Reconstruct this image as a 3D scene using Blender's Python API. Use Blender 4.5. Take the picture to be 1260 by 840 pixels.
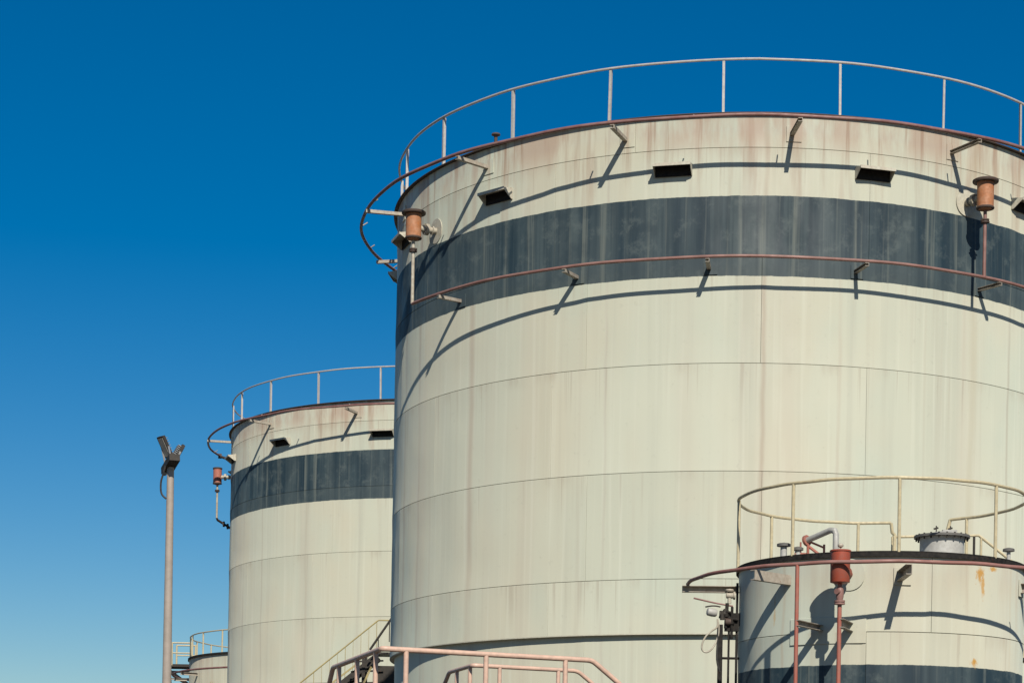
import bpy, math, random
from mathutils import Vector, Matrix
random.seed(7)
for o in list(bpy.data.objects): bpy.data.objects.remove(o)
scn = bpy.context.scene
R_ = math.radians

# ------------------------------------------------------------------ camera
EYE = 1.6
cd = bpy.data.cameras.new('camera'); cam = bpy.data.objects.new('camera', cd)
scn.collection.objects.link(cam); scn.camera = cam
cd.sensor_fit = 'HORIZONTAL'; cd.sensor_width = 36.0
cd.lens = 2612.49 / 1260 * 36.0
cd.shift_y = 607.83 / 1260
cd.clip_start = 0.1; cd.clip_end = 6000
_pit, _rol = 0.00174, -0.01757
_fw = Vector((0, math.cos(_pit), math.sin(_pit))); _up = Vector((0, -math.sin(_pit), math.cos(_pit))); _rt = Vector((1, 0, 0))
_u2 = _up * math.cos(_rol) + _rt * math.sin(_rol); _r2 = _rt * math.cos(_rol) - _up * math.sin(_rol)
cam.matrix_world = Matrix(((_r2.x, _u2.x, -_fw.x, 0), (_r2.y, _u2.y, -_fw.y, 0), (_r2.z, _u2.z, -_fw.z, EYE), (0, 0, 0, 1)))

# ------------------------------------------------------------------ sky, sun, exposure
SUN_AZ, SUN_EL = R_(10.0), R_(39.2)
w = bpy.data.worlds.new('World'); scn.world = w; w.use_nodes = True
nt = w.node_tree; bg = nt.nodes['Background']
sky = nt.nodes.new('ShaderNodeTexSky'); sky.sky_type = 'NISHITA'; sky.sun_disc = False
sky.sun_elevation = SUN_EL; sky.sun_rotation = math.pi - SUN_AZ
sky.altitude = 0; sky.air_density = 1.0; sky.dust_density = 0.35; sky.ozone_density = 4.0
hs = nt.nodes.new('ShaderNodeHueSaturation'); hs.inputs['Saturation'].default_value = 1.50; hs.inputs['Value'].default_value = 1.0
nt.links.new(sky.outputs[0], hs.inputs['Color']); nt.links.new(hs.outputs[0], bg.inputs[0])
bg.inputs[1].default_value = 0.058
sl = bpy.data.lights.new('sun', 'SUN'); sl.energy = 5.0; sl.angle = R_(0.53); sl.color = (1.0, 0.93, 0.82)
so = bpy.data.objects.new('sun', sl); scn.collection.objects.link(so)
sdir = Vector((math.sin(SUN_AZ) * math.cos(SUN_EL), -math.cos(SUN_AZ) * math.cos(SUN_EL), math.sin(SUN_EL)))
so.rotation_euler = (-sdir).to_track_quat('-Z', 'Y').to_euler(); so.location = (0, 0, 60)
scn.view_settings.view_transform = 'Standard'; scn.view_settings.look = 'None'
scn.view_settings.gamma = 1.0; scn.view_settings.exposure = 0.36; scn.view_settings.use_curve_mapping = False
scn.render.engine = 'CYCLES'

# ------------------------------------------------------------------ node helpers
class NG:
    def __init__(s, name):
        s.m = bpy.data.materials.new(name); s.m.use_nodes = True; s.t = s.m.node_tree
        s.b = s.t.nodes['Principled BSDF']
    def n(s, typ, **kw):
        q = s.t.nodes.new(typ)
        for k, v in kw.items(): setattr(q, k, v)
        return q
    def put(s, sock, v):
        if isinstance(v, bpy.types.NodeSocket): s.t.links.new(v, sock)
        elif isinstance(v, (tuple, list)) and len(v) == 3 and sock.type == 'RGBA': sock.default_value = (*v, 1)
        else: sock.default_value = v
    def math(s, op, a, b=0.0, c=None, clamp=False):
        q = s.n('ShaderNodeMath', operation=op, use_clamp=clamp)
        s.put(q.inputs[0], a); s.put(q.inputs[1], b)
        if c is not None: s.put(q.inputs[2], c)
        return q.outputs[0]
    def mix(s, f, a, b, mode='MIX'):
        q = s.n('ShaderNodeMix', data_type='RGBA', blend_type=mode)
        s.put(q.inputs[0], f); s.put(q.inputs[6], a); s.put(q.inputs[7], b)
        return q.outputs[2]
    def ramp(s, x, a, b, lo=0.0, hi=1.0, smooth=True):
        q = s.n('ShaderNodeMapRange', interpolation_type='SMOOTHSTEP' if smooth else 'LINEAR', clamp=True)
        s.put(q.inputs[0], x); s.put(q.inputs[1], a); s.put(q.inputs[2], b); s.put(q.inputs[3], lo); s.put(q.inputs[4], hi)
        return q.outputs[0]
    def vec(s, x, y, z):
        q = s.n('ShaderNodeCombineXYZ')
        for i, v in enumerate((x, y, z)): s.put(q.inputs[i], v)
        return q.outputs[0]
    def noise(s, v, scale=1.0, detail=4.0, rough=0.55):
        q = s.n('ShaderNodeTexNoise'); s.put(q.inputs['Vector'], v)
        q.inputs['Scale'].default_value = scale; q.inputs['Detail'].default_value = detail; q.inputs['Roughness'].default_value = rough
        return q.outputs[0]

def paint_mat(name, col, alt=None, amt=0.5, rust=0.0, rough=0.55, scale=6.0, metallic=0.0, spec=0.35):
    """painted steel: patchy second tone and rust flecks, in world-size object coordinates"""
    g = NG(name); pos = g.n('ShaderNodeNewGeometry').outputs['Position']
    col = tuple(v * 0.78 for v in col); alt = alt and tuple(v * 0.78 for v in alt); c = col
    if alt is not None:
        f = g.ramp(g.noise(pos, scale, 5, 0.6), 0.5 - 0.18, 0.5 + 0.18, 0.0, amt)
        c = g.mix(f, col, alt)
    if rust:
        f = g.ramp(g.noise(pos, scale * 2.3, 6, 0.65), 0.60, 0.70, 0.0, rust)
        c = g.mix(f, c, (0.16, 0.055, 0.02))
    fine = g.noise(pos, scale * 2.7, 3, 0.5)
    c = g.mix(g.ramp(fine, 0.3, 0.7, 0.0, 0.22), c, (0.08, 0.07, 0.06))
    g.put(g.b.inputs['Base Color'], c); g.put(g.b.inputs['Roughness'], g.ramp(fine, 0.3, 0.7, rough - 0.1, rough + 0.12))
    g.b.inputs['Metallic'].default_value = metallic; g.b.inputs['Specular IOR Level'].default_value = spec
    bp = g.n('ShaderNodeBump'); bp.inputs['Strength'].default_value = 0.15; bp.inputs['Distance'].default_value = 0.004
    g.put(bp.inputs['Height'], fine); g.put(g.b.inputs['Normal'], bp.outputs[0])
    return g.m

def shell_mat(name, root, R, ztop, bands, seams, seed, spots=(), brown=(), base=(0.60, 0.585, 0.475), toprust=1.0):
    """weathered cream tank paint with a slate band, vertical runs and rust, laid out round the tank's own axis"""
    g = NG(name); tc = g.n('ShaderNodeTexCoord', object=root)
    sp = g.n('ShaderNodeSeparateXYZ'); g.put(sp.inputs[0], tc.outputs['Object'])
    x, y, z = sp.outputs
    ang = g.math('ARCTAN2', x, g.math('MULTIPLY', y, -1.0))
    u = g.math('MULTIPLY', ang, R)
    def st(ku, kz, off, detail=4, rough=0.55):
        return g.noise(g.vec(g.math('MULTIPLY_ADD', u, ku, seed * 7.3 + off), off * 1.7, g.math('MULTIPLY', z, kz)), 1.0, detail, rough)
    rnd = g.n('ShaderNodeObjectInfo').outputs['Random']
    c = g.mix(g.ramp(rnd, 0, 1, 0, 1, False), base, tuple(v * k for v, k in zip(base, (0.92, 0.925, 0.92))))
    # large clouds, beige and greenish-grey
    c = g.mix(g.ramp(st(0.35, 0.16, 1.0, 3), 0.40, 0.64, 0, 0.65), c, (0.60, 0.535, 0.41))
    c = g.mix(g.ramp(st(0.28, 0.20, 5.0, 3), 0.45, 0.66, 0, 0.6), c, (0.515, 0.55, 0.46))
    # vertical runs
    c = g.mix(g.ramp(st(1.7, 0.05, 11.0, 4, 0.6), 0.50, 0.70, 0, 0.38), c, (0.46, 0.45, 0.37))
    c = g.mix(g.ramp(st(5.0, 0.10, 17.0, 3, 0.6), 0.52, 0.72, 0, 0.35), c, (0.50, 0.45, 0.36))
    c = g.mix(g.ramp(st(9.0, 0.16, 43.0, 2, 0.6), 0.52, 0.75, 0, 0.30), c, (0.70, 0.68, 0.57))
    c = g.mix(g.ramp(st(0.8, 0.03, 23.0, 3, 0.6), 0.52, 0.72, 0, 0.32), c, (0.55, 0.46, 0.37))
    # speckle
    c = g.mix(g.ramp(st(9.0, 9.0, 29.0, 5, 0.65), 0.60, 0.78, 0, 0.22), c, (0.34, 0.32, 0.26))
    # dirt held along the horizontal welds, running down a little
    for zs in seams:
        d = g.math('SUBTRACT', zs, z)
        line = g.math('MULTIPLY', g.ramp(d, -0.02, 0.0), g.ramp(d, 0.0, 0.30, 1.0, 0.0))
        line = g.math('MULTIPLY', line, g.ramp(st(2.2, 0.3, 31.0 + zs, 5, 0.65), 0.50, 0.72, 0.0, 0.42))
        c = g.mix(line, c, (0.40, 0.33, 0.25))
        drip = g.math('MULTIPLY', g.math('MULTIPLY', g.ramp(d, -0.005, 0.005), g.ramp(d, 0.05, 1.1, 1.0, 0.0)), g.ramp(st(11.0, 0.12, 33.0 + zs, 2, 0.6), 0.60, 0.70, 0.0, 0.38))
        c = g.mix(drip, c, (0.38, 0.31, 0.24))
    # rust runs under the rim
    if toprust:
        d = g.math('SUBTRACT', ztop, z)
        rr = g.math('MULTIPLY', g.ramp(d, 0.0, 2.6, 1.0, 0.0, False), g.ramp(st(2.6, 0.22, 37.0, 4, 0.6), 0.47, 0.66, 0, 0.8 * toprust))
        c = g.mix(rr, c, (0.36, 0.22, 0.15))
        rr = g.math('MULTIPLY', g.ramp(d, 0.25, 0.95, 1.0, 0.0), g.ramp(st(1.1, 0.3, 41.0, 5, 0.65), 0.42, 0.60, 0, 0.75 * toprust))
        c = g.mix(rr, c, (0.47, 0.34, 0.26))
        rr = g.math('MULTIPLY', g.ramp(d, 0.1, 1.5, 1.0, 0.0), g.ramp(st(5.5, 0.18, 47.0, 4, 0.65), 0.55, 0.68, 0, 0.7 * toprust))
        c = g.mix(rr, c, (0.33, 0.20, 0.135))
    # long brown runs at single places
    for (a, wid, amt, col) in brown:
        wob = g.math('MULTIPLY_ADD', st(0.0, 0.5, a, 3), 0.18, u)
        dd = g.math('ABSOLUTE', g.math('SUBTRACT', wob, R_(a) * R + 0.09))
        f = g.math('MULTIPLY', g.ramp(dd, 0.0, wid, 1.0, 0.0), g.ramp(st(3.0, 0.35, a + 3, 4), 0.30, 0.62, amt * 0.35, amt))
        c = g.mix(f, c, col)
    # the slate band
    zw = g.math('MULTIPLY_ADD', g.math('SUBTRACT', st(2.5, 2.5, 91.0, 5, 0.7), 0.5), 0.05, z)
    for (zb, zt) in bands:
        m = g.math('MULTIPLY', g.ramp(zw, zb - 0.006, zb + 0.006), g.ramp(zw, zt - 0.006, zt + 0.006, 1.0, 0.0))
        b = g.mix(g.ramp(st(3.2, 0.10, 51.0, 5, 0.62), 0.40, 0.66, 0, 1.0), (0.020, 0.040, 0.058), (0.066, 0.090, 0.104))
        b = g.mix(g.ramp(st(0.9, 0.05, 57.0, 4, 0.6), 0.44, 0.64, 0, 0.75), b, (0.100, 0.120, 0.128))
        b = g.mix(g.ramp(st(14.0, 0.25, 59.0, 3, 0.6), 0.45, 0.70, 0, 0.5), b, (0.022, 0.038, 0.052))
        b = g.mix(g.ramp(st(7.0, 0.12, 61.0, 3, 0.6), 0.55, 0.72, 0, 0.75), b, (0.21, 0.21, 0.19))
        b = g.mix(g.ramp(st(0.9, 0.9, 63.0, 5, 0.65), 0.48, 0.66, 0, 0.45), b, (0.022, 0.040, 0.056))
        b = g.mix(g.ramp(st(2.0, 2.0, 67.0, 6, 0.75), 0.50, 0.70, 0, 0.55), b, (0.15, 0.165, 0.165))
        b = g.mix(g.ramp(z, zb + 0.39, zb + 0.41, 0.35, 0.0), b, (0.100, 0.118, 0.126))
        b = g.mix(1.0, b, (0.80, 0.86, 0.84), 'MULTIPLY')
        c = g.mix(m, c, b)
    # single rust spots
    for (a, zc, ru, rz, amt) in spots:
        du = g.math('DIVIDE', g.math('SUBTRACT', u, R_(a) * R), ru); dz = g.math('DIVIDE', g.math('SUBTRACT', z, zc), rz)
        rad = g.math('SQRT', g.math('ADD', g.math('POWER', du, 2.0), g.math('POWER', dz, 2.0)))
        rad = g.math('ADD', rad, g.math('MULTIPLY_ADD', st(14.0, 9.0, a, 5, 0.75), 3.2, -1.6))
        c = g.mix(g.ramp(rad, 0.2, 1.0, amt, 0.0), c, (0.52, 0.27, 0.06))
    c = g.mix(1.0, c, (0.805, 0.845, 0.850), 'MULTIPLY')
    g.put(g.b.inputs['Base Color'], c)
    g.put(g.b.inputs['Roughness'], g.ramp(st(3.0, 1.0, 71.0), 0.3, 0.7, 0.50, 0.72)); g.b.inputs['Specular IOR Level'].default_value = 0.28
    g.b.inputs['Diffuse Roughness'].default_value = 0.55
    h = g.math('ADD', g.math('MULTIPLY', st(0.55, 0.45, 81.0, 2), 0.035), g.math('MULTIPLY', st(6.0, 6.0, 83.0, 4), 0.0012))
    bp = g.n('ShaderNodeBump'); bp.inputs['Strength'].default_value = 0.6; bp.inputs['Distance'].default_value = 1.0
    g.put(bp.inputs['Height'], h); g.put(g.b.inputs['Normal'], bp.outputs[0])
    return g.m

M = {
 'rail_grey': paint_mat('rail_grey', (0.50, 0.48, 0.45), (0.40, 0.36, 0.32), 0.5, 0.25, 0.5),
 'pipe_red': paint_mat('pipe_red', (0.20, 0.085, 0.075), (0.33, 0.20, 0.18), 0.6, 0.5, 0.55, 3.0),
 'pipe_pink': paint_mat('pipe_pink', (0.30, 0.165, 0.14), (0.19, 0.085, 0.07), 0.7, 0.5, 0.55, 3.0),
 'bracket': paint_mat('bracket', (0.44, 0.40, 0.33), (0.32, 0.26, 0.2), 0.6, 0.5, 0.6),
 'bracket_small': paint_mat('bracket_small', (0.40, 0.37, 0.31), (0.16, 0.12, 0.1), 0.6, 0.6, 0.6),
 'can_orange': paint_mat('can_orange', (0.42, 0.155, 0.055), (0.50, 0.27, 0.16), 0.6, 0.6, 0.6, 7.0),
 'can_salmon': paint_mat('can_salmon', (0.42, 0.13, 0.09), (0.45, 0.2, 0.15), 0.6, 0.3, 0.6, 7.0),
 'ring_pink': paint_mat('ring_pink', (0.33, 0.17, 0.145), (0.24, 0.09, 0.07), 0.7, 0.3, 0.5, 3.0),
 'can_red': paint_mat('can_red', (0.36, 0.068, 0.035), (0.30, 0.09, 0.06), 0.7, 0.3, 0.5, 5.0),
 'red_pipe': paint_mat('red_pipe', (0.38, 0.105, 0.07), (0.34, 0.17, 0.13), 0.6, 0.3, 0.5, 5.0),
 'dark_rust': paint_mat('dark_rust', (0.055, 0.038, 0.03), (0.10, 0.06, 0.045), 0.5, 0.3, 0.7),
 'pale_pipe': paint_mat('pale_pipe', (0.50, 0.47, 0.38), (0.3, 0.24, 0.18), 0.5, 0.5, 0.55),
 'pad': paint_mat('pad', (0.585, 0.565, 0.455), (0.52, 0.47, 0.37), 0.5, 0.15, 0.6),
 'hood': paint_mat('hood', (0.56, 0.54, 0.44), (0.45, 0.37, 0.28), 0.5, 0.4, 0.6),
 'black': paint_mat('black', (0.012, 0.012, 0.012), (0.02, 0.018, 0.016), 0.5, 0.1, 0.75, 6.0, 0.0, 0.12),
 'seam': paint_mat('seam', (0.22, 0.19, 0.14), (0.16, 0.12, 0.085), 0.5, 0.3, 0.8),
 'roof': paint_mat('roof', (0.42, 0.41, 0.37), (0.33, 0.3, 0.26), 0.5, 0.3, 0.6, 1.5),
 'rail_cream': paint_mat('rail_cream', (0.58, 0.50, 0.31), (0.48, 0.42, 0.28), 0.5, 0.22, 0.5),
 'rail_peach': paint_mat('rail_peach', (0.68, 0.46, 0.35), (0.58, 0.40, 0.31), 0.5, 0.12, 0.45, 8.0),
 'grey_pipe': paint_mat('grey_pipe', (0.42, 0.42, 0.39), (0.34, 0.32, 0.28), 0.4, 0.2, 0.5),
 'hatch': paint_mat('hatch', (0.46, 0.46, 0.43), (0.38, 0.37, 0.34), 0.5, 0.2, 0.55),
 'hatch_lid': paint_mat('hatch_lid', (0.11, 0.11, 0.105), (0.17, 0.16, 0.14), 0.5, 0.3, 0.6),
 'steel_dark': paint_mat('steel_dark', (0.03, 0.028, 0.025), (0.05, 0.042, 0.034), 0.5, 0.25, 0.65, 6.0, 0.0, 0.2),
 'yellow': paint_mat('yellow', (0.42, 0.34, 0.13), (0.34, 0.29, 0.17), 0.5, 0.3, 0.55),
 'pole': paint_mat('pole', (0.39, 0.33, 0.28), (0.34, 0.30, 0.26), 0.5, 0.1, 0.5, 3.0),
 'white': paint_mat('white', (0.70, 0.69, 0.65), (0.6, 0.58, 0.53), 0.4, 0.1, 0.5),
 'lamp_glass': paint_mat('lamp_glass', (0.33, 0.33, 0.30), (0.42, 0.42, 0.38), 0.4, 0.0, 0.25, 3.0, 0.0, 0.6),
 'alu': paint_mat('alu', (0.45, 0.46, 0.46), (0.35, 0.35, 0.35), 0.4, 0.0, 0.4, 6.0, 0.5),
 'cable': paint_mat('cable', (0.03, 0.03, 0.03), None, 0, 0, 0.6),
 'concrete': paint_mat('concrete', (0.30, 0.285, 0.25), (0.22, 0.2, 0.17), 0.6, 0.0, 0.85, 1.2),
}

# ------------------------------------------------------------------ geometry helpers
class MB:
    def __init__(s): s.v = []; s.f = []
    def add(s, vs, fs):
        k = len(s.v); s.v += [tuple(p) for p in vs]; s.f += [tuple(i + k for i in q) for q in fs]; return s
    def box(s, c, size, ax=None):
        c = Vector(c); X, Y, Z = ax or (Vector((1, 0, 0)), Vector((0, 1, 0)), Vector((0, 0, 1)))
        hx, hy, hz = [q / 2 for q in size]
        vs = [c + X * (i * hx) + Y * (j * hy) + Z * (k * hz) for k in (-1, 1) for (i, j) in ((-1, -1), (1, -1), (1, 1), (-1, 1))]
        return s.add(vs, [(3, 2, 1, 0), (4, 5, 6, 7), (0, 1, 5, 4), (1, 2, 6, 5), (2, 3, 7, 6), (3, 0, 4, 7)])
    def bar(s, a, b, wid, hgt, up=(0, 0, 1)):
        """rectangular bar from a to b; hgt along up"""
        a, b = Vector(a), Vector(b); X = (b - a); L = X.length; X.normalize()
        Y = Vector(up).cross(X)
        if Y.length < 1e-4: Y = Vector((0, 1, 0)).cross(X)
        Y.normalize(); Z = X.cross(Y)
        return s.box((a + b) / 2, (L, wid, hgt), (X, Y, Z))
    def tube(s, path, r, n=10, closed=False, cap=True):
        P = [Vector(p) for p in path]; m = len(P); ring = []
        prev = None
        for i in range(m):
            if closed: T = P[(i + 1) % m] - P[i - 1]
            else: T = P[min(i + 1, m - 1)] - P[max(i - 1, 0)]
            T.normalize()
            if prev is None:
                a = Vector((0, 0, 1)) if abs(T.z) < 0.95 else Vector((1, 0, 0))
                N = a - T * a.dot(T)
            else: N = prev - T * prev.dot(T)
            N.normalize(); prev = N; B = T.cross(N)
            sc = 1.0
            if 0 < i < m - 1 or closed:
                d1 = (P[i] - P[i - 1]).normalized(); sc = 1.0 / max(0.6, math.sqrt(max(0.0, (1 + d1.dot((P[(i + 1) % m] - P[i]).normalized())) / 2)))
            ring.append([P[i] + (N * math.cos(2 * math.pi * k / n) + B * math.sin(2 * math.pi * k / n)) * r * sc for k in range(n)])
        vs = [p for q in ring for p in q]; fs = []
        for i in range(m if closed else m - 1):
            j = (i + 1) % m
            fs += [(i * n + k, i * n + (k + 1) % n, j * n + (k + 1) % n, j * n + k) for k in range(n)]
        if cap and not closed: fs += [tuple(range(n))[::-1], tuple((m - 1) * n + k for k in range(n))]
        return s.add(vs, fs)
    def lathe(s, prof, c=(0, 0, 0), axis=(0, 0, 1), n=24, cap=True):
        c = Vector(c); Z = Vector(axis).normalized(); a = Vector((1, 0, 0)) if abs(Z.x) < 0.9 else Vector((0, 1, 0))
        X = (a - Z * a.dot(Z)).normalized(); Y = Z.cross(X); vs = []; fs = []
        for (r, h) in prof: vs += [c + Z * h + (X * math.cos(2 * math.pi * k / n) + Y * math.sin(2 * math.pi * k / n)) * r for k in range(n)]
        for i in range(len(prof) - 1): fs += [(i * n + k, i * n + (k + 1) % n, (i + 1) * n + (k + 1) % n, (i + 1) * n + k) for k in range(n)]
        if cap:
            fs.append(tuple(range(n))[::-1]); fs.append(tuple((len(prof) - 1) * n + k for k in range(n)))
        return s.add(vs, fs)
    def build(s, name, mat, parent=None, sharp=40, loc=None, rz=0.0):
        me = bpy.data.meshes.new(name); me.from_pydata(s.v, [], s.f); me.validate()
        me.materials.append(M[mat] if isinstance(mat, str) else mat)
        me.shade_smooth(); me.set_sharp_from_angle(angle=R_(sharp))
        return link(name, me, parent, loc, rz)

def link(name, me, parent=None, loc=None, rz=0.0):
    o = bpy.data.objects.new(name, me); scn.collection.objects.link(o); o.parent = parent
    if loc: o.location = loc
    o.rotation_euler = (0, 0, rz); return o
def thing(name, loc, label, cat, group=None):
    o = bpy.data.objects.new(name, None); scn.collection.objects.link(o); o.location = loc; o.empty_display_size = 0.3
    o['label'] = label; o['category'] = cat
    if group: o['group'] = group
    return o
def P(r, a, z): a = R_(a); return Vector((r * math.sin(a), -r * math.cos(a), z))
def axes(a): a = R_(a); return (Vector((math.cos(a), math.sin(a), 0)), Vector((math.sin(a), -math.cos(a), 0)), Vector((0, 0, 1)))   # tangent, outward, up
def arc(r, a0, a1, z, step=2.0, wob=0.0, seed=0):
    n = max(2, int(abs(a1 - a0) / step) + 1); out = []
    for i in range(n):
        a = a0 + (a1 - a0) * i / (n - 1)
        d = wob * (math.sin(a * 0.21 + seed) + 0.6 * math.sin(a * 0.43 + 2 * seed)); e = wob * 0.7 * math.sin(a * 0.31 + 3 * seed)
        out.append(P(r + d, a, z + e))
    return out
def ringband(mb, prof, n=240):
    """closed profile [(r,z)...] swept round the axis"""
    m = len(prof); vs = []; fs = []
    for i in range(n):
        a = 2 * math.pi * i / n
        vs += [(r * math.sin(a), -r * math.cos(a), z) for r, z in prof]
    for i in range(n):
        j = (i + 1) % n
        fs += [(i * m + k, i * m + (k + 1) % m, j * m + (k + 1) % m, j * m + k) for k in range(m)]
    return mb.add(vs, fs)

# ------------------------------------------------------------------ setting: the ground
def ground_mat():
    g = NG('ground_gravel'); pos = g.n('ShaderNodeNewGeometry').outputs['Position']
    c = g.mix(g.ramp(g.noise(pos, 0.15, 6), 0.35, 0.65), (0.085, 0.068, 0.045), (0.06, 0.05, 0.038))
    c = g.mix(g.ramp(g.noise(pos, 9.0, 6, 0.7), 0.45, 0.7, 0, 0.6), c, (0.04, 0.034, 0.028))
    g.put(g.b.inputs['Base Color'], c); g.b.inputs['Roughness'].default_value = 0.9
    bp = g.n('ShaderNodeBump'); bp.inputs['Strength'].default_value = 0.5; bp.inputs['Distance'].default_value = 0.03
    g.put(bp.inputs['Height'], g.noise(pos, 14.0, 6, 0.7)); g.put(g.b.inputs['Normal'], bp.outputs[0]); return g.m
gm = MB(); G = 3000
gm.add([(-G, -G, 0), (G, -G, 0), (G, G, 0), (-G, G, 0)], [(0, 1, 2, 3)])
gr = gm.build('ground', ground_mat()); gr['kind'] = 'structure'

# ------------------------------------------------------------------ tank builders
def plate_mesh(Ro, z0, z1, span, gv, gh, th=0.04, step=1.0, dents=True):
    """one curved shell plate from angle 0 to span, its joint gaps taken off, edges slightly eased"""
    n = max(2, int(span / step)); e = 0.004; dv = math.degrees(gv / 2 / Ro); de = math.degrees(e / Ro)
    cols = [(dv, Ro - th), (dv, Ro - e)] + [(dv + de + (span - 2 * dv - 2 * de) * i / n, Ro) for i in range(n + 1)] + [(span - dv, Ro - e), (span - dv, Ro - th)]
    za, zb = z0 + gh / 2, z1 - gh / 2; nz = max(1, int((z1 - z0) / 0.3))
    rows = [(za, 1), (za, e)] + [(za + e + (zb - za - 2 * e) * i / nz, 0) for i in range(nz + 1)] + [(zb, e), (zb, 1)]
    rr_ = random.Random(int(z0 * 100 + span)); wv = [(rr_.uniform(0.08, 0.32), rr_.uniform(0.6, 2.6), rr_.uniform(0, 6.3), rr_.uniform(0.2, 1.0)) for _ in range(7)]
    def dent(a, z):
        wz = min(1.0, (z - za) / 0.25, (zb - z) / 0.25); wa = min(1.0, (a - dv) / 2.0, (span - dv - a) / 2.0)
        return -0.0045 * max(0.0, wz) * max(0.0, wa) * sum(k * (1 + math.sin(f * a + g_ * z + h)) for f, g_, h, k in wv) / 2
    vs = []; fs = []; m = len(rows)
    for (a, r) in cols:
        for (z, q) in rows:
            vs.append(P((Ro - th) if q == 1 else (min(r, Ro - q) + (dent(a, z) if dents and q == 0 and r == Ro else 0.0)), a, z))
    for i in range(len(cols) - 1):
        for k in range(m - 1): fs.append((i * m + k, (i + 1) * m + k, (i + 1) * m + k + 1, i * m + k + 1))
    return vs, fs
def shell(root, mat, courses, foundation=True):
    """courses: (radius, z0, z1, first seam angle, plate span, joint gap at the bottom edge)"""
    zs = sorted(courses, key=lambda c: c[1]); sh = MB(); th = 0.024
    prof = []
    for (r, z0, z1, *_r) in zs: prof += [(r - th + 0.004, z0), (r - th + 0.004, z1)]
    n = 180; vs = []; fs = []
    prof = [prof[0]] + [q for i, q in enumerate(prof[1:], 1) if q != prof[i - 1]]
    m = len(prof)
    for i in range(n):
        a = 2 * math.pi * i / n; vs += [(r * math.sin(a), -r * math.cos(a), z) for r, z in prof]
    for i in range(n):
        j = (i + 1) % n; fs += [(i * m + k, j * m + k, j * m + k + 1, i * m + k + 1) for k in range(m - 1)]
    so_ = sh.add(vs, fs).build('shell', 'seam', root)
    for ci, (r, z0, z1, a0, span, gh) in enumerate(courses):
        full = int(360 // span); rest = 360 - full * span
        spans = [span] * full + ([rest] if rest > 1 else [])
        meshes = {}; a = a0
        for sp in spans:
            key = round(sp, 3)
            if key not in meshes:
                q = MB(); q.add(*plate_mesh(r, z0, z1, sp, 0.0055, gh, th))
                o = q.build('shell_plate', mat, so_, 30, None, R_(a)); meshes[key] = o.data
            else: link('shell_plate', meshes[key], so_, None, R_(a))
            a += sp
    return so_

def channel_bracket(name, parent, a, z, r0, r1, hgt=0.10, wid=0.05, mat='bracket', pad=0.30, side=1, padmat='pad', t=0.010):
    """rolled channel standing out from the shell, with a welded pad behind it"""
    T, N, U = axes(a); mid = P((r0 + r1) / 2, a, z); L = r1 - r0; b = MB()
    b.box(mid, (t, L, hgt), (T, N, U))
    for s in (-1, 1): b.box(mid + T * (side * (wid / 2 + t / 2)) + U * (s * (hgt / 2 - t / 2)), (wid, L, t), (T, N, U))
    o = b.build(name, mat, parent, 30)
    if pad:
        q = MB(); n = 6; half = math.degrees(pad / 2 / r0); R1 = r0 + 0.014
        vs = [P(rr, a - half + 2 * half * i / n, z + k * pad * 0.5) for rr in (r0 - 0.005, R1) for k in (-1, 1) for i in range(n + 1)]
        m = n + 1; fs = []
        for i in range(n):
            fs.append((2 * m + i, 2 * m + i + 1, 3 * m + i + 1, 3 * m + i)); fs.append((i, 2 * m + i, 2 * m + i + 1, i + 1)[::-1]); fs.append((m + i, m + i + 1, 3 * m + i + 1, 3 * m + i)[::-1])
        fs += [(0, m, 3 * m, 2 * m)[::-1], (n, 2 * m + n, 3 * m + n, m + n)[::-1]]
        q.add(vs, fs).build('bracket_pad', padmat, o)
    return o

def vent_hood(parent, a, z, R, wid=0.72, hgt=0.23, out=0.26):
    """sheet-metal rain hood over a shell vent: nearly flat top with a short lip, raking cheeks, open below"""
    T, N, U = axes(a); c = P(R - 0.012, a, z); b = MB(); t = 0.012; h = wid / 2
    tl = c + U * (hgt / 2); fr = c + N * out + U * (hgt / 2 - 0.045)
    A = [tl - T * h, tl + T * h, fr + T * h, fr - T * h]
    b.add(A + [p - U * t for p in A], [(0, 3, 2, 1), (4, 5, 6, 7), (0, 1, 5, 4), (1, 2, 6, 5), (2, 3, 7, 6), (3, 0, 4, 7)])
    o = b.build('vent_hood', 'hood', parent, 30)
    b = MB(); b.box(fr + N * 0.008 - U * 0.014, (wid + 0.03, 0.012, 0.058), (T, N, U)); b.build('hood_lip', 'hood', o, 30)
    for s in (-1, 1):
        e = T * (s * (h + 0.002)); f = T * (s * (h + 0.012))
        tri = [tl, fr, fr - U * 0.035, c - U * (hgt / 2) + N * 0.05, c - U * (hgt / 2)]; b = MB()
        b.add([p + e for p in tri] + [p + f for p in tri], [(0, 1, 2, 3, 4), (9, 8, 7, 6, 5)] + [(k, 5 + k, 5 + (k + 1) % 5, (k + 1) % 5) for k in range(5)])
        b.build('hood_cheek', 'hood', o, 30)
    m = MB(); m.box(c + N * 0.028 - U * 0.015, (wid - 0.01, 0.012, hgt - 0.02), (T, N, U)); m.build('vent_shade_sheet', 'black', o, 30)  # black sheet over the vent; its colour stands in for the shaded opening
    return o

def angle_post(mb, base, top, T, N, s=0.048, t=0.012):
    """rolled-angle post from base to top"""
    L = (top - base).length; U = (top - base).normalized(); mid = (base + top) / 2
    mb.box(mid, (s, t, L), (T, N, U)); mb.box(mid + T * (s / 2 - t / 2) - N * (s / 2 + t / 2), (t, s, L), (T, N, U))

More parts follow.
